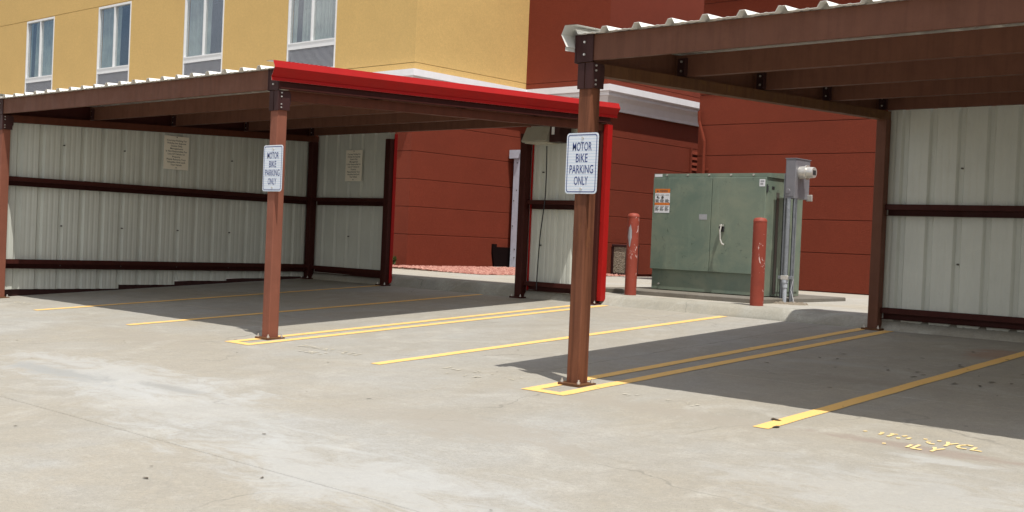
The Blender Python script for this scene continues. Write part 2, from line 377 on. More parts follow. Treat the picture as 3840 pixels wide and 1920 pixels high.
# ------------------------------------------------------------------ ground
def build_ground():
    g = MB(); L = 300
    g.add([(-L, -L, gz(-L)-.0), (L, -L, gz(-L)), (L, 5.62, gz(5.62)), (-L, 5.62, gz(5.62))], [(0, 1, 2, 3)])
        # two-piece sheet : sloping lot then level beyond
    g = MB()
    ys = [-300, -40, 5.64]
    vs = [];
    for y in ys:
        for x in (-300, 300): vs.append((x, y, gz(max(y, -40))-.010-.002*x))
    g.add(vs, [(0, 1, 3, 2), (2, 3, 5, 4)])
    base = obj('parking_lot', g, 'dirt', kind='structure')
    xs = [-.67+4.93*k for k in range(-6, 5)]; yy = [1.37+4.93*k for k in range(-6, 1)]+[5.62]
    J = .0045
    for i in range(len(xs)-1):
        for j in range(len(yy)-1):
            x0, x1, y0, y1 = xs[i]+J, xs[i+1]-J, yy[j]+J, yy[j+1]-J
            m = MB(); ch = .004
            def ring(d, dz): return [(x0+d, y0+d, gz(y0, x0)+dz), (x1-d, y0+d, gz(y0, x1)+dz), (x1-d, y1-d, gz(y1, x1)+dz), (x0+d, y1-d, gz(y1, x0)+dz)]
            m.add(ring(0, -.012)+ring(0, -ch)+ring(ch, 0), [(0, 1, 5, 4), (1, 2, 6, 5), (2, 3, 7, 6), (3, 0, 4, 7), (4, 5, 9, 8), (5, 6, 10, 9), (6, 7, 11, 10), (7, 4, 8, 11), (8, 9, 10, 11)])
            obj('concrete_slab', m, 'lot', base)
    # stripes: thin raised coats of paint
    def strip(x0, x1, y0, y1, h=.004, mb=None):
        mb = mb or MB(); n = 24; rng = random.Random(int(x0*1000))
        vs = []
        for k in range(n+1):
            y = y0+(y1-y0)*k/n; w = rng.uniform(-.004, .004)
            vs += [(x0+w, y, gz(y, x0)+h), (x1+w+rng.uniform(-.004, .004), y, gz(y, x1)+h)]
        mb.add(vs, [(2*k, 2*k+1, 2*k+3, 2*k+2) for k in range(n)]); return mb
    for x in (-8.74, -6.41, -2.04, 2.03, 6.4): obj('stripe', strip(x-.06, x+.065, -.44 if x != 2.03 else -.52, 5.56), 'stripe', base)
    for a, b in ((-4.36, -3.93), (-.18, .27), (4.2+.0, 4.63)):
        m = strip(a, a+.125, -.40, 5.58); strip(b-.125, b, -.40, 5.58, mb=m); strip(a, b, -.50, -.40, mb=m); obj('stripe', m, 'stripe', base)
    # stencilled words, mostly worn away
    U = Vector((1, 0, -.002)); V = Vector((0, 1, GY)); N = Vector((0, 0, 1))
    G = {'M': [(0, 0, 0, 1), (0, 1, .5, .35), (.5, .35, 1, 1), (1, 1, 1, 0)], 'O': [(.25, 0, 0, .3), (0, .3, 0, .7), (0, .7, .3, 1), (.7, 1, 1, .7), (1, .7, 1, .3), (1, .3, .7, 0)],
         'T': [(0, 1, .42, 1), (.58, 1, 1, 1), (.5, .86, .5, 0)], 'R': [(0, 0, 0, 1), (.12, 1, .8, 1), (.8, 1, 1, .75), (1, .75, .8, .5), (.8, .5, .12, .5), (.45, .42, 1, 0)],
         'C': [(1, .95, .45, 1), (.45, 1, 0, .7), (0, .7, 0, .3), (0, .3, .45, 0), (.45, 0, 1, .05)], 'Y': [(0, 1, .45, .52), (1, 1, .55, .52), (.5, .42, .5, 0)],
         'L': [(0, 1, 0, .12), (0, 0, 1, 0)], 'E': [(0, 1, 0, 0), (.16, 1, 1, 1), (.16, .5, .8, .5), (.16, 0, 1, 0)], 'N': [(0, 0, 0, 1), (.1, .9, .9, .1), (1, 0, 1, 1)]}
    def stencil(cx, mt, keep, seed):
        rg = random.Random(seed); m = MB()
        for row, (word, y0) in enumerate((('MOTORCYCLE', -.20), ('ONLY', -.415))):
            pitch = .098; w0 = .062; hh = .125; th = .013
            for k, chh in enumerate(word):
                x0 = cx-pitch*len(word)/2+pitch*k
                for (a, b, c_, d_) in G[chh]:
                    if rg.random() > keep(row, k): continue
                    p = Vector((x0+a*w0, y0+b*hh, 0)); q = Vector((x0+c_*w0, y0+d_*hh, 0)); t0, t1 = (0, 1) if keep(row, k) > .8 else sorted((rg.uniform(0, .4), rg.uniform(.5, 1)))
                    p, q = p.lerp(q, t0), p.lerp(q, t1); dd = (q-p).normalized(); nn = Vector((-dd.y, dd.x, 0))
                    pts = []
                    for s_, sg in ((0, 1), (.5, 1), (1, 1), (1, -1), (.5, -1), (0, -1)):
                        v = p.lerp(q, s_)+dd*(.006*(s_*2-1))+nn*sg*th*rg.uniform(.75, 1.15); pts.append((v.x, v.y, gz(v.y, v.x)+.0045))
                    m.add(pts, [(0, 1, 4, 5), (1, 2, 3, 4)])
        if m.v: obj('stencil_lettering', m, mt, base, kind='stuff')
    stencil(3.05, 'stencil', lambda r, k: .95 if (r == 0 and k in (6, 7, 8)) or (r == 1 and k in (2, 3)) else .26, 9)
    stencil(.95, 'stencil2', lambda r, k: .10, 5); stencil(-.98, 'stencil2', lambda r, k: .28, 6)
    stencil(-3.02, 'stencil2', lambda r, k: .62, 7); stencil(-9.75, 'stencil2', lambda r, k: .3, 8)
    # leaf litter
    r = random.Random(3); m = MB(); pts = []
    for k in range(34): pts.append((r.gauss(2.0, .8), r.gauss(3.1, .8), r.uniform(.014, .030)))
    for k in range(40): pts.append((r.uniform(-9, 4), r.uniform(-5, 5), r.uniform(.006, .014)))
    for x, y, s in ((.30, -4.15, .018), (.75, -3.7, .014), (-.2, -3.0, .014), (-1.6, -4.0, .012), (2.10, -.42, .035), (1.97, -.2, .045)): pts.append((x, y, s))
    for x, y, s in pts:
        a = r.uniform(0, 6.28); c, sn = math.cos(a), math.sin(a); q = []
        for k in range(7):
            t = 6.283*k/7; rr = s*(1 if k % 2 else .7); u, v = rr*1.5*math.cos(t), rr*.7*math.sin(t)
            q.append((x+u*c-v*sn, y+u*sn+v*c, gz(y, x)+.006+r.uniform(0, .12)*s))
        m.add(q+[(x, y, gz(y, x)+.007+s*.10)], [(k, (k+1) % 7, 7) for k in range(7)])
    obj('fallen_leaves', m, 'leaf', kind='stuff')['label'] = 'small dark dry leaves scattered over the concrete parking bays'
    # beyond: earth sheet, kerb, sidewalk
    e = MB(); e.add([(-300, 5.63, .2), (300, 5.63, .2), (300, 600, .2), (-300, 600, .2)], [(0, 1, 2, 3)])
    obj('ground', e, 'earth', kind='structure')
    k = MB(); X0, X1 = -45, 12; n = 114
    prof = [(5.625, .297), (5.665, .350), (5.705, .405), (5.74, .436), (5.80, .452), (5.96, .456), (6.02, .457), (6.02, .30), (5.63, .2)]
    rr = random.Random(5); vs = []
    for i in range(n+1):
        x = X0+(X1-X0)*i/n; w = math.sin(x*1.3)*.018+rr.uniform(-.004, .004)
        vs += [(x, y+(w if 0 < j < 6 else 0), z+(zt(x)-.457)*(0, .4, .8, 1, 1, 1, 1, 0, 0)[j]+(.02 if j == 0 else 0)*math.sin(x*2.1)*.3) for j, (y, z) in enumerate(prof)]
    q = len(prof)
    k.add(vs, [(i*q+j, i*q+(j+1) % q, (i+1)*q+(j+1) % q, (i+1)*q+j) for i in range(n) for j in range(q)]+[tuple(range(q)), tuple(range(n*q, n*q+q))])
    obj('kerb', k, 'kerb', kind='structure', smooth=True)
    # sidewalk slabs
    sw = obj('sidewalk', MB().add([(-40, 6.02, .38), (12, 6.02, .38), (12, 26, .40), (-40, 26, .40)], [(0, 1, 2, 3)]), 'dirt', kind='structure')
    def sz(y, x): return zt(x)+min(max((y-6)/6, 0), 1)*(.482-zt(x))
    def slab(x0, x1, y0, y1):
        m = MB(); g = .005
        A, B, C_, D_ = sz(y0, x0), sz(y0, x1), sz(y1, x1), sz(y1, x0)
        m.add([(x0+g, y0+g, A-.05), (x1-g, y0+g, B-.05), (x1-g, y1-g, C_-.05), (x0+g, y1-g, D_-.05),
               (x0+g, y0+g, A), (x1-g, y0+g, B), (x1-g, y1-g, C_), (x0+g, y1-g, D_)],
              [(4, 5, 6, 7), (0, 1, 5, 4), (1, 2, 6, 5), (2, 3, 7, 6), (3, 0, 4, 7)])
        obj('concrete_slab', m, 'walk', sw)
    for a in [-38.3+2.9*i for i in range(10)]: slab(a, a+2.9, 6.025, 8.6)
    for a, b in ((-9.3, -7.6), (-7.6, -5.8), (-5.8, -4.6), (-4.6, -1.0), (-1.0, 2.5), (2.5, 6), (6, 9.5)): slab(a, b, 6.025, 8.6)
    for a, b in ((-9.3, -7.2), (-7.2, -4.6), (-4.6, -1.2), (-1.2, 2.2), (2.2, 6)): slab(a, b, 8.6, 11.8)
    slab(-9.3, -6.6, 11.8, 15.5); slab(-10.2, -6.6, 15.5, 20)
    # planting bed
    bed = MB(); bed.add([(-40, 8.6, .470), (-9.3, 8.6, .470), (-9.3, 13.48, .470), (-40, 13.48, .470)], [(0, 1, 2, 3)])
    obj('planting_bed', bed, 'earth', kind='structure')
    r = random.Random(11); m = MB()
    for i in range(6400):
        x = -9.33-abs(r.random())*(3.4 if r.random() < .8 else 9); y = r.uniform(8.64, 13.4)
        if x < -12.7: y = r.uniform(8.64, 9.78)
        s = r.uniform(.02, .055); z = .487+r.uniform(0, .014)+ .035*math.exp(-((x+11.5)**2))
        a = r.uniform(0, 6.3); vs = []
        for kx, ky, kz in ((1, 0, 0), (-1, 0, 0), (0, 1, 0), (0, -1, 0), (0, 0, 1), (0, 0, -1)):
            k2 = s*r.uniform(.7, 1.15); vx, vy = kx*k2, ky*k2
            vs.append((x+vx*math.cos(a)-vy*math.sin(a), y+vx*math.sin(a)+vy*math.cos(a), z+kz*k2*.7))
        m.add(vs, [(0, 2, 4), (2, 1, 4), (1, 3, 4), (3, 0, 4), (2, 0, 5), (1, 2, 5), (3, 1, 5), (0, 3, 5)])
    o = obj('red_gravel', m, 'gravel', kind='stuff'); o['label'] = 'pinkish red gravel in the bed along the building wall'
build_ground()

# ------------------------------------------------------------------ hotel
YW, XW, YA, XB, YC, XCL = 9.80, -12.713, 13.48, -10.24, 11.80, -6.64
def build_hotel():
    H = thing('hotel_building', (XW, YW, .48), 'yellow and red stucco hotel wing with white cornice behind the carports', 'building')
    T = .10; G = .0055
    def band(axis, pos, u0, u1, z0, z1, mat, holes=(), out=-1):
        """stucco panel in plane axis=pos; outward sign out; thickness T inward"""
        m = MB(); us = sorted({u0, u1}|{h[0] for h in holes}|{h[1] for h in holes})
        a, b = pos, pos-out*T
        def P(u, z, d): return (u, d, z) if axis == 'y' else (d, u, z)
        ch = .006
        if not holes:
            r0 = [P(u, z, b) for u, z in ((u0, z0), (u1, z0), (u1, z1), (u0, z1))]
            r1 = [P(u, z, a-out*ch) for u, z in ((u0, z0), (u1, z0), (u1, z1), (u0, z1))]
            r2 = [P(u, z, a) for u, z in ((u0, z0+ch), (u1, z0+ch), (u1, z1-ch), (u0, z1-ch))]
            m.add(r0+r1+r2, [(0, 1, 5, 4), (1, 2, 6, 5), (2, 3, 7, 6), (3, 0, 4, 7), (4, 5, 9, 8), (5, 6, 10, 9), (6, 7, 11, 10), (7, 4, 8, 11), (8, 9, 10, 11)])
        else:
            for i in range(len(us)-1):
                ua, ub = us[i], us[i+1]; h = [q for q in holes if q[0] <= ua+1e-6 and q[1] >= ub-1e-6]
                segs = [(z0, z1)] if not h else [s for s in ((z0, h[0][2]), (h[0][3], z1)) if s[1]-s[0] > .001]
                for s0, s1 in segs: m.add([P(ua, s0, a), P(ub, s0, a), P(ub, s1, a), P(ua, s1, a)], [(0, 1, 2, 3)])
                if h:
                    za, zb = h[0][2], h[0][3]; d = pos-out*.16
                    for (p, q) in (((ua, za), (ub, za)), ((ua, zb), (ub, zb)), ((ua, za), (ua, zb)), ((ub, za), (ub, zb))):
                        m.add([P(p[0], p[1], a), P(q[0], q[1], a), P(q[0], q[1], d), P(p[0], p[1], d)], [(0, 1, 2, 3)])
            m.add([P(u1, z0, a), P(u1, z1, a), P(u1, z1, b), P(u1, z0, b)], [(0, 1, 2, 3)]); m.add([P(u0, z0, a), P(u1, z0, a), P(u1, z0, b), P(u0, z0, b)], [(0, 1, 2, 3)]); m.add([P(u0, z1, a), P(u1, z1, a), P(u1, z1, b), P(u0, z1, b)], [(0, 1, 2, 3)])
        obj('stucco_panel', m, mat, H)
    TOP = 11.0
    # window holes on the yellow front
    WX = [-35.75, -31.15, -26.55, -21.9, -17.3]; WW = 1.85; WZ0, WZ1 = 5.0, 7.569
    holes = [(x, x+WW, WZ0, WZ1) for x in WX]
    XL = -45
    red = [.49, 1.21, 1.82, 2.43, 3.04, 3.65, 4.25]
    redC = [.49, 1.19, 1.785, 2.39, 2.985, 3.58, 4.175, 4.77, 5.365, 5.96, 6.09]
    for a, b in zip(red, red[1:]):
        band('y', YW, XL, XW, a+G, b-G, 'red'); band('x', XW, YW+T, YA, a+G, b-G, 'red', out=1)
        band('y', YA, XW, XB, a+G, b-G, 'red'); band('x', XB, YA+T, 24, a+G, b-G, 'red', out=1)
    band('y', YW, XL, XW, 4.25+G, 4.97-G, 'yellow'); band('x', XW, YW+T, YA, 4.25+G, 4.97-G, 'yellow', out=1)
    band('y', YW, XL, XW, 4.97+G, 7.576-.0, 'yellow', holes); band('x', XW, YW+T, YA, 4.97+G, 7.576-G, 'yellow', out=1)
    band('y', YW, XL, XW, 7.576+2*G, TOP, 'yellow'); band('x', XW, YW+T, YA, 7.576+G, TOP, 'yellow', out=1)
    for a, b in ((4.25+G, 4.95-G), (4.95+G, 7.576-G), (7.576+G, TOP)):
        band('y', YA, XW, XB, a, b, 'red'); band('x', XB, YA+T, 24, a, b, 'red', out=1)
    for a, b in zip(redC, redC[1:]):
        band('y', YC, XCL, 12, a+G, b-G, 'red'); band('x', XCL, YC+T, 24, a+G, b-G, 'red', out=-1)
    # backing core behind the joints
    m = MB(); d = .02
    m.box(XL+.1, XW-d, YW+d, YW+.08, .40, 4.25); m.box(XW-.08, XW-d, YW+d, 24, .40, 4.25); m.box(XW-.08, XB-d, YA+d, YA+.08, .40, TOP-.1); m.box(XB-.08, XB-d, YA+d, 23.9, .40, TOP-.1)
    m.box(XCL+d, 11.9, YC+d, YC+.08, .40, 6.5); m.box(XCL+d, XCL+.08, YC+d, 23.9, .40, 6.5)
    obj('wall_core', m, 'joint', H)
    m = MB(); us = [XL+.1]+[q for h in holes for q in h[:2]]+[XW-d]
    for a, b in zip(us[::2], us[1::2]): m.box(a, b, YW+d, YW+.08, 4.24, TOP-.1)
    m.box(XL+.1, XW-d, YW+d, YW+.08, 4.24, 4.995); m.box(XL+.1, XW-d, YW+d, YW+.08, 7.575, 7.7); m.box(XW-.08, XW-d, YW+d, YA, 4.24, TOP-.1)
    m.box(XL+.1, XW-.3, YW+1.6, YW+1.7, 4.2, TOP-.1); m.box(XL+.1, XW-.3, YW+.3, YW+1.6, 4.2, 4.3)
    obj('wall_core', m, 'jointy', H)
    # parapets / flat roofs
    m = MB(); m.box(XL, XW, YW+.1, 24, TOP-.02, TOP+.1); m.box(XW-.0, XB, YA+.1, 24, TOP-.02, TOP+.1)
    obj('roof', m, 'cornice', H)
    # cornice run, mitred
    path = [(XL, YW), (XW, YW), (XW, YA), (XB, YA), (XB, 24)]
    prof = [(0, .47), (.27, .545), (.30, .54), (.30, .395), (.235, .375), (.235, .30), (.20, .285), (.13, .20), (.07, .06), (.06, 0), (0, 0)]
    def offs(i, u):
        x, y = path[i]
        if i == 0: return (x, y-u)
        if i == 4: return (x+u, y)
        return (x+u, y-u)
    m = MB(); n = len(prof)
    for i in range(len(path)):
        for u, z in prof: m.v.append((*offs(i, u), 4.235+z))
    for i in range(len(path)-1):
        for j in range(n): m.f.append((i*n+j, i*n+(j+1) % n, (i+1)*n+(j+1) % n, (i+1)*n+j)); m.mi.append(0)
    m.f.append(tuple(range(n))); m.mi.append(0); m.f.append(tuple(range(4*n, 5*n))); m.mi.append(0)
    obj('cornice', m, 'cornice', H)
    m = MB(); m.prism([(0, .0), (.34, .02), (.36, .40), (0, .44)], (XCL-.05, YC, 6.10), (12, YC, 6.10), (0, -1, 0), (0, 0, 1)); m.box(XCL-.05, 12, YC, 24, 6.56, 6.8)  # overhang out of view, added and sized to shade this wall's upper part
    obj('cornice', m, 'cornice', H)
    # windows
    for k, x in enumerate(WX):
        f = MB(); y0, y1 = YW-.012, YW+.10; x1 = x+WW; t = .045
        f.box(x+.002, x+t, y0, y1, WZ0, 7.56); f.box(x1-t, x1-.002, y0, y1, WZ0, 7.56); f.box(x+t, x1-t, y0, y1, 7.50, 7.56)
        f.box(x+t, x1-t, y0+.004, y1, 5.57, 5.73); f.box(x+t, x1-t, y0+.004, y1, WZ0, 5.06)
        f.box(x+t, x1-t, y0-.006, y0+.01, 5.70, 5.735)
        w = obj('window', f, 'alu', H); cxm = x+WW/2
        obj('mullion', MB().box(cxm-.022, cxm+.022, y0+.003, y1, 5.73, 7.50), 'alu', w)
        for a, b in ((x+t, cxm-.022), (cxm+.022, x1-t)):
            obj('pane', MB().box(a, b, YW+.045, YW+.05, 5.73, 7.50), 'glass', w)
        g = MB(); z = 5.075
        while z < 5.56:
            g.prism([(0, .010), (.034, -.004), (.034, .002), (0, .016)], (x+t, YW+.035, z), (x1-t, YW+.035, z), (0, -1, 0), (0, 0, 1)); z += .026
        obj('grille_back', MB().box(x+t, x1-t, YW+.05, YW+.06, 5.06, 5.57), 'room', w)
        obj('grille', g, 'grille', w, kind='stuff')
        # curtains: wavy sheets with a gap
        c = MB(); r = random.Random(k*3+1); N = 150
        gaps = {0: (.1, .3), 1: (.05, .16), 2: (.58, 1.0), 3: (.58, 1.0), 4: (.08, .22)}[k]
        for i in range(N):
            def pt(j): return (x+t+(WW-2*t)*j/N, YW+.115+.030*math.sin(j*.52+math.sin(j*.11)*1.9)+.010*math.sin(j*.93))
            if gaps[0] <= i/N <= gaps[1]: continue
            (xa, ya), (xb, yb) = pt(i), pt(i+1)
            sw = .12*math.sin(i*.19)*(.3 if k in (2, 3) else .1)
            c.add([(xa+sw*.0, ya, 5.6), (xb, yb, 5.6), (xb, yb+.03, 7.6), (xa, ya+.03, 7.6)], [(0, 1, 2, 3)])
        obj('curtain', c, 'curtain', w, smooth=True)
        rm = MB(); rm.box(x-.3, x1+.3, YW+1.2, YW+1.25, 5.0, 7.9); rm.box(x-.3, x1+.3, YW+.2, YW+1.2, 4.95, 5.0); rm.box(x-.3, x1+.3, YW+.2, YW+1.2, 7.7, 7.75)
        rm.box(x-.32, x-.3, YW+.2, YW+1.2, 5, 7.7); rm.box(x1+.3, x1+.32, YW+.2, YW+1.2, 5, 7.7)
        obj('room', rm, 'room', w)
    # copper coloured conduit on the right-hand wall
    m = MB(); y = YC-.05
    m.tube([(-6.60, y-.02, 3.86), (-6.60, y, 3.66), (-6.46, y, 3.26), (-6.43, y, .5)], .030, 10); m.box(-6.50, -6.36, YC-.03, YC, 2.70, 2.75); m.box(-6.50, -6.36, YC-.03, YC, 1.3, 1.35)
    obj('drain_pipe', m, 'red', H, smooth=True)
    # small louvre and flat near-black panel near the far end of the wing
    lv = MB(); lv.box(XB, XB+.03, 17.0, 17.45, 3.0, 3.05); 
    for i in range(4): lv.prism([(0, 0), (.03, -.01), (.03, 0), (0, .08)], (XB, 17.0, 3.12+i*.135), (XB, 17.45, 3.12+i*.135), (1, 0, 0), (0, 0, 1))
    lv.box(XB, XB+.05, 16.94, 17.0, 3.0, 3.68); lv.box(XB, XB+.05, 17.45, 17.50, 3.0, 3.68)
    obj('louvre', lv, 'red', H)
    obj('dark_panel', MB().box(XB, XB+.012, 17.02, 17.42, 2.55, 2.98), 'black', H)
    # low near-black box on the red wall beside the downspout
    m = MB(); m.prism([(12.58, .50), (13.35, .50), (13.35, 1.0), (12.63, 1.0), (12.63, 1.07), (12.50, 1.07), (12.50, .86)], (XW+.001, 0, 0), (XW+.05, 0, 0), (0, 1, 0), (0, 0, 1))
    obj('dark_low_box', m, 'pit', H)
    m = MB(); m.box(-12.575, -12.34, 13.00, 13.22, .5, 3.12, .012); m.prism([(-.0, 0), (.28, 0), (.34, .14), (.34, .20), (-.0, .20)], (-12.66, 12.93, 3.12), (-12.66, 13.28, 3.12), (1, 0, 0), (0, 0, 1))
    dn = obj('downspout', m, 'white', H)
    rr = random.Random(2)
    for z in (.75, .95, 1.5, 2.1, 2.35, 3.0):
        u = -12.54+rr.uniform(0, .1); obj('rust_spot', MB().box(u, u+.025, 12.992, 12.9995, z, z+.03), 'screw', dn)
    m = MB(); m.prism([(0, .0), (.0, .05), (.9, .02), (.9, 0)], (-12.65, 12.35, .485), (-12.65, 12.95, .485), (1, 0, 0), (0, 0, 1)); tag(obj('splash_block', m, 'walk', None), 'pale concrete splash strip on the red gravel by the white downspout', 'splash block')
build_hotel()

# ------------------------------------------------------------------ carports
D = 5.623; RS = .0395
def rpanel(width, n=1, rib=.333, h=.036, first=.0):
    """profile points (s, out) of one ribbed sheet, ribs at both edges and at thirds"""
    pts = []; k = round(width/rib)
    for i in range(k):
        a = i*rib
        pts += [(a, h), (a+.024, h), (a+.050, 0), (a+.105, 0), (a+.118, .0035), (a+.135, .0035), (a+.148, 0),
                (a+.185, 0), (a+.198, .0035), (a+.215, .0035), (a+.228, 0), (a+rib-.050, 0), (a+rib-.024, h)]
    pts.append((k*rib, h)); return pts
def sheet_mesh(pts, place, z0, z1, out=1):
    """place(s, o, z) -> world; thin double-sided sheet"""
    m = MB(); n = len(pts)
    for z in (z0, z1):
        for s, o in pts: m.v.append(place(s, o*out, z))
    for i in range(n-1): m.f.append((i, i+1, n+i+1, n+i)); m.mi.append(0)
    return m
def carport(loc, x0, x1, label, walls):
    T = thing('carport', loc, label, 'carport', 'steel carports')
    pw = .064
    def post(x, y, mat, ztop, plate=True):
        zb = gz(y, x); b = .010
        pr = [(-pw, -pw+b), (-pw+b*.3, -pw+b*.3), (-pw+b, -pw), (pw-b, -pw), (pw-b*.3, -pw+b*.3), (pw, -pw+b), (pw, pw-b), (pw-b*.3, pw-b*.3), (pw-b, pw), (-pw+b, pw), (-pw+b*.3, pw-b*.3), (-pw, pw-b)]
        p = obj('post', MB().prism(pr, (x, y, zb+.012), (x, y, ztop), (1, 0, 0), (0, 1, 0)), mat, T)
        if plate:
            pl = MB().box(x-.115, x+.115, y-.115, y+.115, zb-.02, zb+.018, .003)
            obj('base_plate', pl, 'brownr' if mat != 'maroon' else 'maroon', p)
            for sx, sy in ((-.088, -.088), (.088, -.088), (.088, .088), (-.088, .088)):
                obj('anchor_bolt', MB().cyl((x+sx, y+sy, zb+.018), (x+sx, y+sy, zb+.034), .014, n=6).cyl((x+sx, y+sy, zb+.034), (x+sx, y+sy, zb+.052), .007, n=8), 'bolt', p)
        return p
    zr = lambda y: 2.575+RS*y              # rafter underside
    fm = walls['postmat']
    pf = [post(x, 0, fm if i == 0 or walls['side'] == 'L' and i == 1 else fm, zr(0)-.002) for i, x in enumerate((x0, x1))]
    pb = [post(x, D, 'brown' if walls['side'] == 'R' else 'maroon', zr(D)-.002) for x in walls['back']]
    # rafters (tube) at both ends
    rv = Vector((0, 1, RS)).normalized()
    for x in (x0, x1):
        m = MB().prism([(-.052, 0), (.052, 0), (.052, .103), (-.052, .103)], (x, -.06, zr(-.06)), (x, D+.07, zr(D+.07)), (1, 0, 0), (0, 0, 1))
        obj('rafter', m, 'brownr' if walls['side'] == 'R' else 'rafter', T)
    # purlins : C sections resting on the rafters
    for k in range(5):
        y = -.06+1.41*k if k else -.062
        yb = y; zb = 2.690+RS*y; h = .212 if k == 0 else .196; w = .07 if k else .045
        a, b = x0-.083, x1+.083
        cpr = [(0, 0), (w, 0), (w, .022), (w-.006, .022), (w-.006, .006), (.006, .006), (.006, h-.006), (w-.006, h-.006), (w-.006, h-.022), (w, h-.022), (w, h), (0, h)]
        p = obj('purlin', MB().prism(cpr, (a, yb, zb), (b, yb, zb), (0, 1, 0), (0, 0, 1)), 'brown', T)
        for x, sx in ((x0, 1), (x1, -1)):
            if k:
                c = MB().box(x-.055, x+.055, yb-.006, yb-.0015, zb+.005, zb+h-.03); c.box(x+sx*.05, x+sx*.055, yb-.05, yb-.006, zb+.004, zb+h-.03)
            else:
                c = MB().box(x-.10, x+.075, yb-.014, yb-.0015, zb-.012, zb+h+.006, .002); c.box(x-.112, x-.098, yb-.018, yb+.07, zb-.016, zb+h+.004)
            cl = obj('bracket', c, 'bracket', p)
            for zz in (.05, h-.06):
                obj('bolt', MB().cyl((x-.01, yb-.014 if not k else yb-.006, zb+zz), (x-.01, yb-.026 if not k else yb-.018, zb+zz), .010, n=8), 'bolt', p)
    # rim channels closing the purlin ends
    for x, sx in ((x1, 1), (x0, -1)):
        pr = [(0, 0), (.030, 0), (.036, .006), (.036, .020), (.030, .020), (.028, .008), (.006, .008), (.006, .21), (0, .21)]
        m = MB(); q = len(pr)
        for y in (-.075, D+.10):
            for u, z in pr: m.v.append((x+sx*(.084+u), y, 2.684+RS*y+z))
        for j in range(q): m.f.append((j, (j+1) % q, q+(j+1) % q, q+j)); m.mi.append(0)
        m.f += [tuple(range(q)), tuple(range(q, 2*q))]; m.mi += [0, 0]
        obj('rim_channel', m, 'maroon' if walls['side'] == 'L' else 'brown', T)
    # collars at the heads of the front posts
    for x, p in ((x0, pf[0]), (x1, pf[1])):
        c = MB(); z0, z1 = 2.455, 2.668; o = pw+.008
        c.box(x-o-.004, x-.006, -o-.003, -pw-.001, z0, z1, .001); c.box(x+.004, x+o+.012, -o-.003, -pw-.001, z0, z1, .001)
        c.box(x+pw+.001, x+o+.014, -pw, .075, z0+.01, z1, .001); c.box(x-o-.006, x-pw-.001, -pw, .05, z0+.01, z1, .001)
        c.prism([(0, .05), (.015, .05), (.045, .10), (.045, .21), (0, .21)], (x+pw+.001, .05, 2.44), (x+pw+.010, .05, 2.44), (0, 1, 0), (0, 0, 1))
        obj('collar', c, 'bracket', p)
        for yy in (-.04,):
            for zz in (2.49, 2.525, 2.605, 2.645): obj('bolt', MB().cyl((x+o+.014, yy, zz), (x+o+.024, yy, zz), .008, n=8), 'bolt', p)
    # roof sheets
    n = round((x1-x0+.16)/1.0+.35); xs = x0-.10
    for i in range(n):
        pts = rpanel(1.0); w = (x1+.10-xs)/n; k = w/.999
        def pl(s, o, y, xs=xs+i*w): return (xs+s*k, y, 2.909+RS*y+o)
        m = sheet_mesh([(s, o*1.15) for s, o in pts], pl, -.125-(.012 if i % 2 else 0), 5.80)
        m2 = sheet_mesh([(s, o*1.15-.003) for s, o in pts], pl, -.125-(.012 if i % 2 else 0), 5.80)
        m.add(m2.v, m2.f)
        q = len(pts); m.add([m.v[j] for j in range(q)]+[m2.v[j] for j in range(q)], [(j, j+1, q+j+1, q+j) for j in range(q-1)])
        obj('roof_sheet', m, 'roof', T)
    # rake trims
    def rake(x, sx):
        pr = [(-.09, .236), (.034, .236), (.070, .160), (.012, .062), (.021, .056), (.021, .024)]
        for off, mt in ((0, 'trim'), (-.004, 'trimwhite')):
            m = MB(); y0, y1 = -.20, 5.84; q = len(pr)
            for y in (y0, y1):
                for u, z in pr: m.v.append((x+sx*(u+off), y, 2.742+RS*y+z+(off if u < .02 else 0)))
            for j in range(q-1): m.f.append((j, j+1, q+j+1, q+j)); m.mi.append(0)
            obj('rake_trim', m, mt, T)
    rake(x1+.10, 1); rake(x0-.10, -1)
    # wall sheets + girts
    def girt_prof(): return [(0, 0), (.095, 0), (.095, .004), (.006, .006), (.006, .070), (.095, .070), (.095, .135), (0, .135)]
    def girt(p0, p1, N, z, mat='maroon'):
        obj('girt', MB().prism(girt_prof(), (*p0, z-.135), (*p1, z-.135), N, (0, 0, 1)), mat, T)
    def back_wall(a, b, seam0, zbot=.40):
        xx = a; i = 0
        edges = [a]; s = seam0
        while s < b-.05:
            if s > a+.05: edges.append(s)
            s += 1.0
        edges.append(b)
        for e0, e1 in zip(edges, edges[1:]):
            full = rpanel(1.0); st = e1-.999 if e1-e0 < .99 and e0 == a else e0
            pts = [(st+s, o) for s, o in full if e0-1e-4 <= st+s <= e1+.002]
            if not pts or pts[0][0] > e0+.001: pts = [(e0, 0)]+pts
            if pts[-1][0] < e1-.004: pts.append((e1, 0))
            y = D+.095
            m = sheet_mesh(pts, lambda s, o, z: (s, y+o, z), zbot, 2.70+RS*D)
            ws = obj('wall_sheet', m, 'sheet', T)
            for z in (1.12, 2.22):
                obj('screw', MB().cyl((e0+.02, y+.02, z), (e0+.02, y-.012, z), .011, n=8), 'screw', ws)
        for z in (1.797, .570): girt((a+.066, y-.002), (b-.066, y-.002), (0, -1, 0), z)
    for a, b, s in walls['panels']: back_wall(a, b, s)
    for e in walls['trims']:
        x, wd, mt = e[:3]
        obj('corner_trim', MB().box(x, x+wd, D+e[3], D+e[4], gz(D)+.06, 2.66+RS*D, .002), mt, T)
        if wd > .05:
            for zz in (.42, .95, 1.5, 2.05, 2.6):
                obj('screw', MB().cyl((x+.018, D+e[3]-.001, zz), (x+.018, D+e[3]-.007, zz), .008, n=8), 'trim', T)
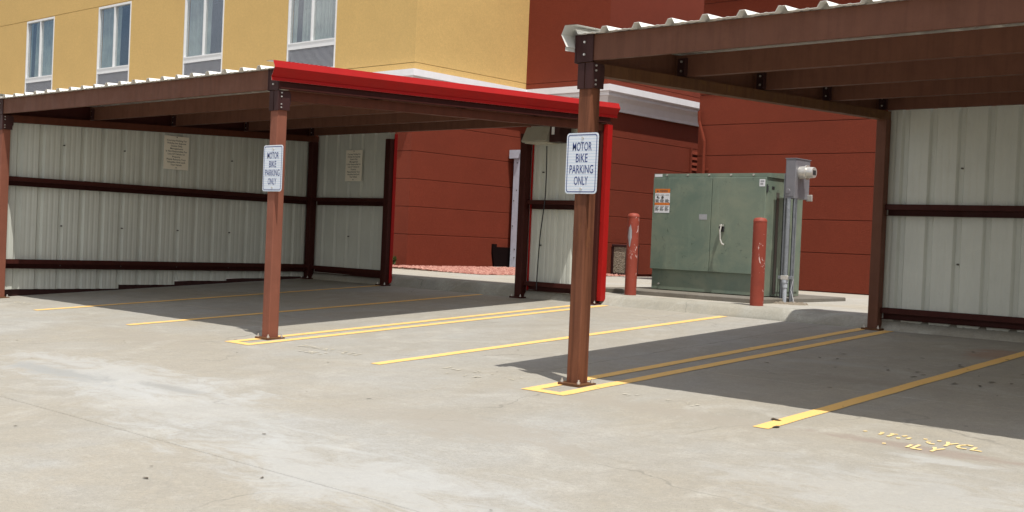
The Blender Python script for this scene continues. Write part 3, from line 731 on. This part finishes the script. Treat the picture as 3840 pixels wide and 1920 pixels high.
    if walls.get('leftwall'):
        X = x0-.07; seams = [-.06, .93, 1.93, 2.93, 3.93, 4.93, 5.72]; bot = [.143, .145, .208, .275, .322, .36]
        for i, (e0, e1) in enumerate(zip(seams, seams[1:])):
            pts = [(s, o) for s, o in rpanel(1.0) if s <= e1-e0+.002]; pts.append((e1-e0+.014, .030))
            m = MB(); q = len(pts)
            for s, o in pts: m.v.append((X-o, e0+s, bot[i]))
            for s, o in pts: m.v.append((X-o, e0+s, 2.68+RS*(e0+s)))
            for j in range(q-1): m.f.append((j, j+1, q+j+1, q+j)); m.mi.append(0)
            ws = obj('wall_sheet', m, 'sheet', T)
            for z in (.50, 1.10, 2.32):
                obj('screw', MB().cyl((X-.02, e0+.02, z), (X+.012, e0+.02, z), .011, n=8), 'screw', ws)
        for z in (1.797, .585): girt((X+.002, pw+.002), (X+.002, D-pw), (1, 0, 0), z)
        m = MB(); m.add([(X-.075, -.1, gz(-.1, X)-.01), (X-.045, -.1, gz(-.1, X)-.01), (X-.045, 5.6, gz(5.6, X)-.01), (X-.075, 5.6, gz(5.6, X)-.01),
                         (X-.075, -.1, gz(-.1, X)+.105), (X-.045, -.1, gz(-.1, X)+.105), (X-.045, 5.6, gz(5.6, X)+.055), (X-.075, 5.6, gz(5.6, X)+.055)],
                        [(0, 1, 2, 3), (4, 5, 6, 7), (0, 1, 5, 4), (1, 2, 6, 5), (2, 3, 7, 6), (3, 0, 4, 7)])
        obj('sill_rail', m, 'bracket', T)
    return T
XR = -4.246
LC = carport((XR, 0, 0), -10.79, XR, 'farther carport with red roof trim and full ribbed wall on its left side', dict(side='L', postmat='post2',
    back=(-10.79, -8.72, -5.66, XR), panels=[(-10.80, -8.72, -10.86), (-5.66, XR, -6.4)], leftwall=True,
    trims=[(-8.652, .012, 'trim', .02, .085), (-5.592, .022, 'trim', .066, .090), (XR+.068, .075, 'trim', -.02, .09)]))
RC = carport((0, 0, 0), 0, 6.54, 'nearer carport on the right with brown rafters and one long ribbed back wall', dict(side='R', postmat='post3',
    back=(0, 6.54), panels=[(.0, 6.54, -.10)], trims=[(-.082, .014, 'trim', .0, .08)]))

# ------------------------------------------------------------------ signs
def motorbike_sign(x0, x1, z0, z1, label, tilt=0.):
    y = -.080; cx = (x0+x1)/2; r = .03
    def rr(u0, u1, v0, v1, r, n=6):
        p = []
        for (cx_, cy_, a0) in ((u1-r, v1-r, 0), (u0+r, v1-r, 90), (u0+r, v0+r, 180), (u1-r, v0+r, 270)):
            for k in range(n+1):
                t = math.radians(a0+90*k/n); p.append((cx_+r*math.cos(t), cy_+r*math.sin(t)))
        return p
    T = thing('parking_sign', (cx, y, z0), label, 'sign', 'motor bike parking signs')
    m = MB().prism(rr(x0, x1, z0, z1, r), (0, y+.004, 0), (0, y, 0), (1, 0, 0), (0, 0, 1))
    obj('sign_plate', m, 'signwhite', T)
    b = MB(); o = rr(x0+.013, x1-.013, z0+.013, z1-.013, r-.008); i = rr(x0+.020, x1-.020, z0+.020, z1-.020, r-.013); n = len(o)
    b.add([(u, y-.001, v) for u, v in o]+[(u, y-.001, v) for u, v in i], [(k, (k+1) % n, n+(k+1) % n, n+k) for k in range(n)])
    obj('border', b, 'blue', T)
    basis = (Vector((cx, y, z0)), Vector((1, 0, 0)), Vector((0, 0, 1)), Vector((0, -1, 0)))
    W = x1-x0; H = z1-z0
    for i, (w, k) in enumerate((('MOTOR', .60), ('BIKE', .37), ('PARKING', .75), ('ONLY', .44))):
        obj('lettering', mesh_text([w], 0, 0, H*(.895-.187*i), H*.187, H*.140, basis, .004, .0012, [W*k]), 'blue', T)
    for v in (z0+.042, z1-.042): obj('bolt', MB().cyl((cx+.004, y, v), (cx+.004, y-.009, v), .011, n=6).cyl((cx+.004, y+.02, v), (cx+.004, y, v), .005), 'bolt', T)
    obj('spacer', MB().box(cx-.02, cx+.03, y+.004, -.0643, z0+.03, z0+.055).box(cx-.02, cx+.03, y+.004, -.0643, z1-.055, z1-.03), 'bolt', T)
motorbike_sign(-.155, .178, 1.587, 2.090, 'blue and white motor bike sign on the nearer weathered post')
motorbike_sign(-4.378, -4.042, 1.590, 2.084, 'blue and white motor bike sign on the farther salmon post')
NOTE = ['Courtesy Parking For', 'Holiday Inn Express', 'Guests Only.', 'Management', 'Is Not Responsible For', 'Loss Of Vehicle Or', 'Property.', 'Please Remove Your', 'Valuables And Lock', 'Your Vehicle']
def notice(origin, U, N, W, H, label):
    O = Vector(origin); U = Vector(U); V = Vector((0, 0, 1)); N = Vector(N)
    T = thing('notice_sign', O, label, 'notice', 'cream courtesy parking notices')
    obj('notice_board', MB().prism([(0, 0), (W, 0), (W, H), (0, H)], O, O+N*.006, U, V), 'paper', T)
    fit = [W*k for k in (.80, .76, .47, .52, .86, .70, .33, .78, .76, .45)]
    m = mesh_text(NOTE, 0, W/2, H*.925, H*.081, H*.050, (O+N*.006, U, V, N), .012, .001, fit)
    obj('lettering', m, 'ink', T)
    for v in (.05, .965): obj('screw', MB().cyl(O+U*W/2+V*H*v, O+U*W/2+V*H*v+N*.014, .008, n=8), 'screw', T)
    for v in (.2, .8):
        pass
notice((-10.832, 2.622, 2.095), (0, 1, 0), (1, 0, 0), .456, .542, 'cream notice on the long left side wall of the carport')
notice((-9.966, 5.705, 2.092), (1, 0, 0), (0, -1, 0), .436, .545, 'cream notice on the short back panel beside the corner post')

# ------------------------------------------------------------------ lamp with cable
T = thing('wall_light', (-5.2, 5.5, 2.6), 'grey beige wall pack light under the farther carport roof', 'light fixture')
m = MB(); ya = 5.30
m.prism([(.05, 0), (.335, .0), (.36, .02), (.245, .235), (.02, .235), (0, .20), (0, .03)], (-5.46, 5.64, 2.63), (-4.99, 5.64, 2.63), (0, -1, 0), (0, 0, 1))
obj('housing', m, 'lamp', T)
obj('lens', MB().box(-5.43, -5.02, 5.33, 5.60, 2.618, 2.632), 'lampglass', T)
obj('back_box', MB().box(-4.988, -4.80, 5.36, 5.64, 2.635, 2.86, .006), 'bracket', T)
obj('label_plate', MB().box(-4.94, -4.89, 5.355, 5.359, 2.74, 2.85), 'label', T)
cb = MB(); pts = []
for i in range(25):
    t = i/24; z = 2.60-t*2.15
    pts.append((-5.23+.02*math.sin(t*5)-.045*max(0, min(1, (t-.35)*4))-.02*t, 5.60, z))
cb.tube(pts, .0085, 8)
tag(obj('power_cable', cb, 'black', None, smooth=True, origin=(-5.25, 5.6, .5)), 'black cable hanging from the wall light down the ribbed panel', 'cable')

# ------------------------------------------------------------------ bollards
for (x, y, r, h, lb) in ((-3.97, 6.13, .085, 1.19, 'red steel bollard with grey paint patch, in front of the cabinet left corner'), (-1.80, 5.97, .089, 1.16, 'red steel bollard in front of the cabinet right corner')):
    z = .455; pr = [(r, 0)]+[(r, h*k/12) for k in range(1, 12)]+[(r, h-.055), (r+.004, h-.05), (r*.98, h-.03), (r*.86, h-.012), (r*.6, h-.002), (0.001, h+.004)]
    T = thing('bollard', (x, y, z), lb, 'bollard', 'red bollards by the utility cabinet')
    m = MB(); m.lathe((x, y, z), pr, 32); obj('post', m, 'bollard', T, smooth=True)
    if x < -3:
        m = MB(); rg = random.Random(4); N = 14; a0 = math.radians(-70)
        q = []
        for k in range(N):
            t = 6.283*k/N; u = .42*math.cos(t)*(1+rg.uniform(-.25, .15)); v = .115*math.sin(t)*(1+rg.uniform(-.2, .35))-(.05 if k in (10, 11) else 0)
            q.append((x+(r+.0015)*math.cos(a0-.25+u), y+(r+.0015)*math.sin(a0-.25+u), z+h-.30+v))
        cc = (x+(r+.006)*math.cos(a0-.25), y+(r+.006)*math.sin(a0-.25), z+h-.30)
        m.add(q+[cc], [(k, (k+1) % N, N) for k in range(N)]); obj('paint_patch', m, 'gray', T)

# ------------------------------------------------------------------ utility transformer
def transformer():
    x0, x1, y0, y1 = -4.22, -2.31, 7.0, 8.05; zp = .527
    T = thing('transformer_cabinet', ((x0+x1)/2, 7.5, zp), 'large green steel transformer cabinet on a low concrete pad', 'transformer')
    obj('body', MB().box(x0, x1, y0, y1, zp+.01, 2.235, .004), 'green', T)
    m = MB(); m.prism([(-.02, 0), (1.10, 0), (1.10, .05), (.5, .085), (-.02, .055)], (x0-.018, y0, 2.225), (x1+.018, y0, 2.225), (0, 1, 0), (0, 0, 1)); obj('lid', m, 'green', T)
    for i in range(5):
        xx = x0+.22+i*.37
        obj('lid_bolt', MB().cyl((xx, y0-.02, 2.255), (xx, y0-.04, 2.255), .013, n=8), 'bolt', T)
    xm = x0+1.03; d = .045
    for a, b, nm in ((x0-.01, xm-.004, 'door'), (xm+.004, x1+.002, 'door')):
        dr = obj(nm, MB().box(a, b, y0-d, y0-.001, .842, 2.218, .005), 'green', T)
        if a > x0+.5:
            hd = MB(); hx, hz = xm+.21, 1.46
            hd.box(hx-.02, hx+.03, y0-d-.02, y0-d, hz-.03, hz+.05, .004)
            hd.cyl((hx-.03, y0-d-.02, hz+.03), (hx-.01, y0-d-.055, hz+.03), .022, n=10)
            obj('lock', hd, 'black', dr)
            h2 = MB().tube([(hx, y0-d-.02, hz+.06), (hx+.02, y0-d-.07, hz+.07), (hx+.01, y0-d-.085, hz-.02), (hx+.02, y0-d-.085, hz-.14), (hx+.045, y0-d-.08, hz-.20), (hx+.08, y0-d-.075, hz-.215)], .011, 8)
            h2.box(hx-.012, hx+.03, y0-d-.07, y0-d-.02, hz+.05, hz+.075)
            obj('handle', h2, 'bolt', dr, smooth=True)
            for zz in (1.0, 1.52, 2.05):
                obj('hinge', MB().cyl((x1+.012, y0-.02, zz-.045), (x1+.012, y0-.02, zz+.07), .009, n=8).box(x1+.001, x1+.010, y0-.02, y0+.02, zz-.03, zz+.05), 'black', dr)
    # stickers
    def st(a, b, za, zb, mt, k=1): return obj('sticker', MB().box(a, b, y0-d-.001*k-.001, y0-d, za, zb), mt, T)
    a, b = x0+.03, x0+.30
    st(a, b, 1.69, 2.05, 'label')
    st(a, b, 1.99, 2.05, 'orange', 2); st(a, b, 1.805, 1.84, 'orange', 2)
    m = MB(); y = y0-d-.003
    m.prism([(0, 0), (.035, 0), (.0175, .032)], (a+.03, y, 2.003), (a+.03, y-.0006, 2.003), (1, 0, 0), (0, 0, 1))
    for i in range(3):
        u = a+.012+i*.088
        for k, z in enumerate((1.955, 1.885, 1.872, 1.860, 1.848)): m.box(u, u+.07-(k % 2)*.015, y-.0006, y, z, z+.006)
        for k, z in enumerate((1.785, 1.765, 1.752, 1.738, 1.725)): m.box(u, u+.068-(k % 3)*.012, y-.0006, y, z, z+.006)
    m.cyl((a+.05, y, 1.925), (a+.05, y-.0008, 1.925), .016, n=12); m.cyl((a+.138, y, 1.920), (a+.138, y-.0008, 1.920), .023, n=16)
    m.box(a+.06, a+.085, y-.0008, y, 1.905, 1.918)
    obj('sticker_print', m, 'ink', T, kind='stuff')
    obj('sticker_print', mesh_text(['WARNING'], 0, 0, 0, -.004, .026, (Vector((a+.155, y0-d-.003, 2.001)), Vector((1, 0, 0)), Vector((0, 0, 1)), Vector((0, -1, 0))), .03, .0006, [.15]), 'ink', T, kind='stuff')
    obj('sticker', MB().box(x0-.005, x0+.13, y0-.0235, y0-.0205, 2.232, 2.272), 'label', T)
    st(x1-.10, x1-.01, 2.09, 2.19, 'label'); st(xm-.20, xm-.065, 1.60, 1.68, 'gray')
    o = obj('sticker_print', MB().box(x1-.085, x1-.025, y0-d-.003, y0-d-.0022, 2.15, 2.175).box(x1-.085, x1-.04, y0-d-.003, y0-d-.0022, 2.11, 2.14), 'gray', T, kind='stuff')
    obj('sill', MB().box(xm-.12, xm+.16, y0-.022, y0-.001, .825, .836), 'green', T)
    obj('anchor_bolt', MB().cyl((x0+.14, y0, .62), (x0+.14, y0-.02, .62), .014, n=8), 'bolt', T)
    obj('side_plate', MB().box(x1, x1+.004, y0+.13, y0+.20, 2.06, 2.10), 'black', T)
    obj('side_slot_shade', MB().box(x1, x1+.010, y0+.265, y0+.335, .57, 2.02), 'screw', T)  # dark colour on a raised strip stands for shade in the side gap
    obj('side_panel', MB().box(x1, x1+.012, y0+.34, y0+.98, .60, 1.98, .002), 'green', T)
    P = MB().box(-4.75, -2.02, 6.36, 9.0, .42, zp, .012)
    tag(obj('concrete_pad', P, 'pad', None, origin=(-3.3, 7.7, .45)), 'low concrete pad under the green transformer cabinet', 'pad')
transformer()

# ------------------------------------------------------------------ electric meter pedestal
def meter():
    x0, x1, y0, y1, z0, z1 = -2.09, -1.935, 7.10, 7.52, 1.93, 2.485; zb = .462
    T = thing('electric_meter', (-2.0, 7.3, zb), 'grey electric meter box on struts beside the green cabinet', 'electric meter')
    obj('box', MB().box(x0, x1, y0, y1, z0, z1, .006).box(x0-.008, x1+.008, y0-.008, y1+.01, z1, z1+.012), 'meter', T)
    obj('cover', MB().box(x0+.015, x1-.015, y0-.006, y0, z0+.03, z1-.03, .002), 'meter', T)
    obj('knockout', MB().lathe((0, 0, 0), [(.001, 0), (.001, 0)], 4) if False else MB().cyl((x0+.055, y0-.012, z0+.10), (x0+.055, y0-.005, z0+.10), .032, .036, 20), 'meter', T)
    yc, zc = 7.24, 2.30
    s = obj('socket', MB().cyl((x1, yc, zc), (x1+.11, yc, zc), .088, n=28), 'bolt', T, smooth=True)
    obj('ring', MB().cyl((x1+.095, yc, zc), (x1+.115, yc, zc), .104, n=28), 'bolt', T, smooth=True)
    obj('glass_cover', MB().cyl((x1+.115, yc, zc), (x1+.215, yc, zc), .080, .074, n=28), 'bolt', T, smooth=True)
    obj('dial', MB().box(x1+.2155, x1+.218, yc-.045, yc+.04, zc-.035, zc+.03), 'black', T)
    obj('latch', MB().box(x1-.02, x1+.07, y1-.05, y1-.02, z0-.02, z0+.07, .004), 'bolt', T)
    m = MB()
    for xx in (x0-.030, x1-.035):
        m.box(xx, xx+.012, y0+.03, y0+.07, zb, z0+.01 if xx > x0 else z1-.2); m.box(xx-.0, xx+.035, y0+.03, y0+.038, zb, z0+.01); m.box(xx, xx+.035, y0+.07, y0+.078, zb, z0+.01)
    obj('strut', m, 'galv', T)
    obj('strut', MB().box(x0-.04, x1+.03, y0-.012, y0+.029, .80, .842, .002), 'galv', T)
    obj('clamp', MB().box(x0+.02, x0+.13, y0-.045, y0-.012, .79, .85, .004), 'bolt', T)
    obj('conduit', MB().cyl((x0+.075, y0-.01, .80), (x0+.075, y0-.01, z0), .030, n=18), 'galv', T, smooth=True)
    obj('conduit', MB().cyl((x0+.075, y0-.01, zb-.02), (x0+.075, y0-.01, .70), .030, n=18).cyl((x0+.075, y0-.01, .68), (x0+.075, y0-.01, .76), .037, n=18).cyl((x0+.075, y0-.01, .75), (x0+.075, y0-.01, .79), .045, n=18), 'pvc', T, smooth=True)
    obj('conduit', MB().cyl((x1-.06, y0+.16, zb), (x1-.06, y0+.16, z0), .022, n=14), 'galv', T, smooth=True)
    obj('wire', MB().tube([(x1+.05, y0-.02, .80), (x1+.03, y0-.03, .65), (x1+.10, y0-.05, .47)], .003, 5), 'label', T)
    r = random.Random(9); m = MB()
    for i in range(160):
        a = r.uniform(0, 6.28); q = math.sqrt(r.random()); x = -1.93+.34*q*math.cos(a); y = 7.0+.20*q*math.sin(a); s = r.uniform(.012, .032)
        m.add([(x-s, y-s*.6, .462), (x+s, y-s*.5, .462), (x+s*.6, y+s, .462), (x-s*.6, y+s, .462), (x+r.uniform(-s, s)*.4, y, .470+s*.8)], [(0, 1, 4), (1, 2, 4), (2, 3, 4), (3, 0, 4)])
    o = obj('loose_soil', m, 'earth', kind='stuff'); o['label'] = 'clods of brown soil around the foot of the meter struts'
meter()

# ------------------------------------------------------------------ litter bin, plant
T = thing('litter_bin', (-9.9, 14.1, .48), 'litter bin with pebble panels and dark frame against the red wall', 'litter bin')
bx0, bx1, by0, by1 = -10.2, -9.78, 13.9, 14.32
obj('panel', MB().box(bx0+.04, bx1-.04, by0+.0, by1-.0, .52, 1.13).box(bx0, bx1, by0+.04, by1-.04, .52, 1.13), 'pebble', T)
f = MB()
for a in (bx0-.01, bx1-.035):
    for b in (by0-.01, by1-.035): f.box(a, a+.045, b, b+.045, .48, 1.17)
f.box(bx0-.02, bx1+.02, by0-.02, by1+.02, 1.13, 1.19, .01); f.box(bx0-.01, bx1+.01, by0-.01, by1+.01, .485, .53)
obj('frame', f, 'bracket', T)
T = thing('desert_plant', (-12.9, 9.5, .47), 'small spiky green plant in the gravel beside the red wall', 'plant')
r = random.Random(21); m = MB()
px, py, pz = -12.86, 9.55, .49
for i in range(60):
    a = r.uniform(0, 6.28); ln = r.uniform(.05, .14); el = r.uniform(.15, 1.45); z0 = pz+r.uniform(.03, .16)
    d = Vector((math.cos(a)*math.cos(el), math.sin(a)*math.cos(el), math.sin(el))); s = Vector((-math.sin(a), math.cos(a), 0))*.020
    p = Vector((px+r.uniform(-.05, .05), py+r.uniform(-.05, .05), z0)); m.add([p-s, p+s, p+d*ln*.6+s*1.2, p+d*ln, p+d*ln*.6-s*1.2], [(0, 1, 2, 3, 4)])
obj('leaves', m, 'plant', T, kind='stuff')
obj('stem', MB().cyl((px, py, pz-.02), (px, py, pz+.18), .03, .015, n=8), 'leaf', T)
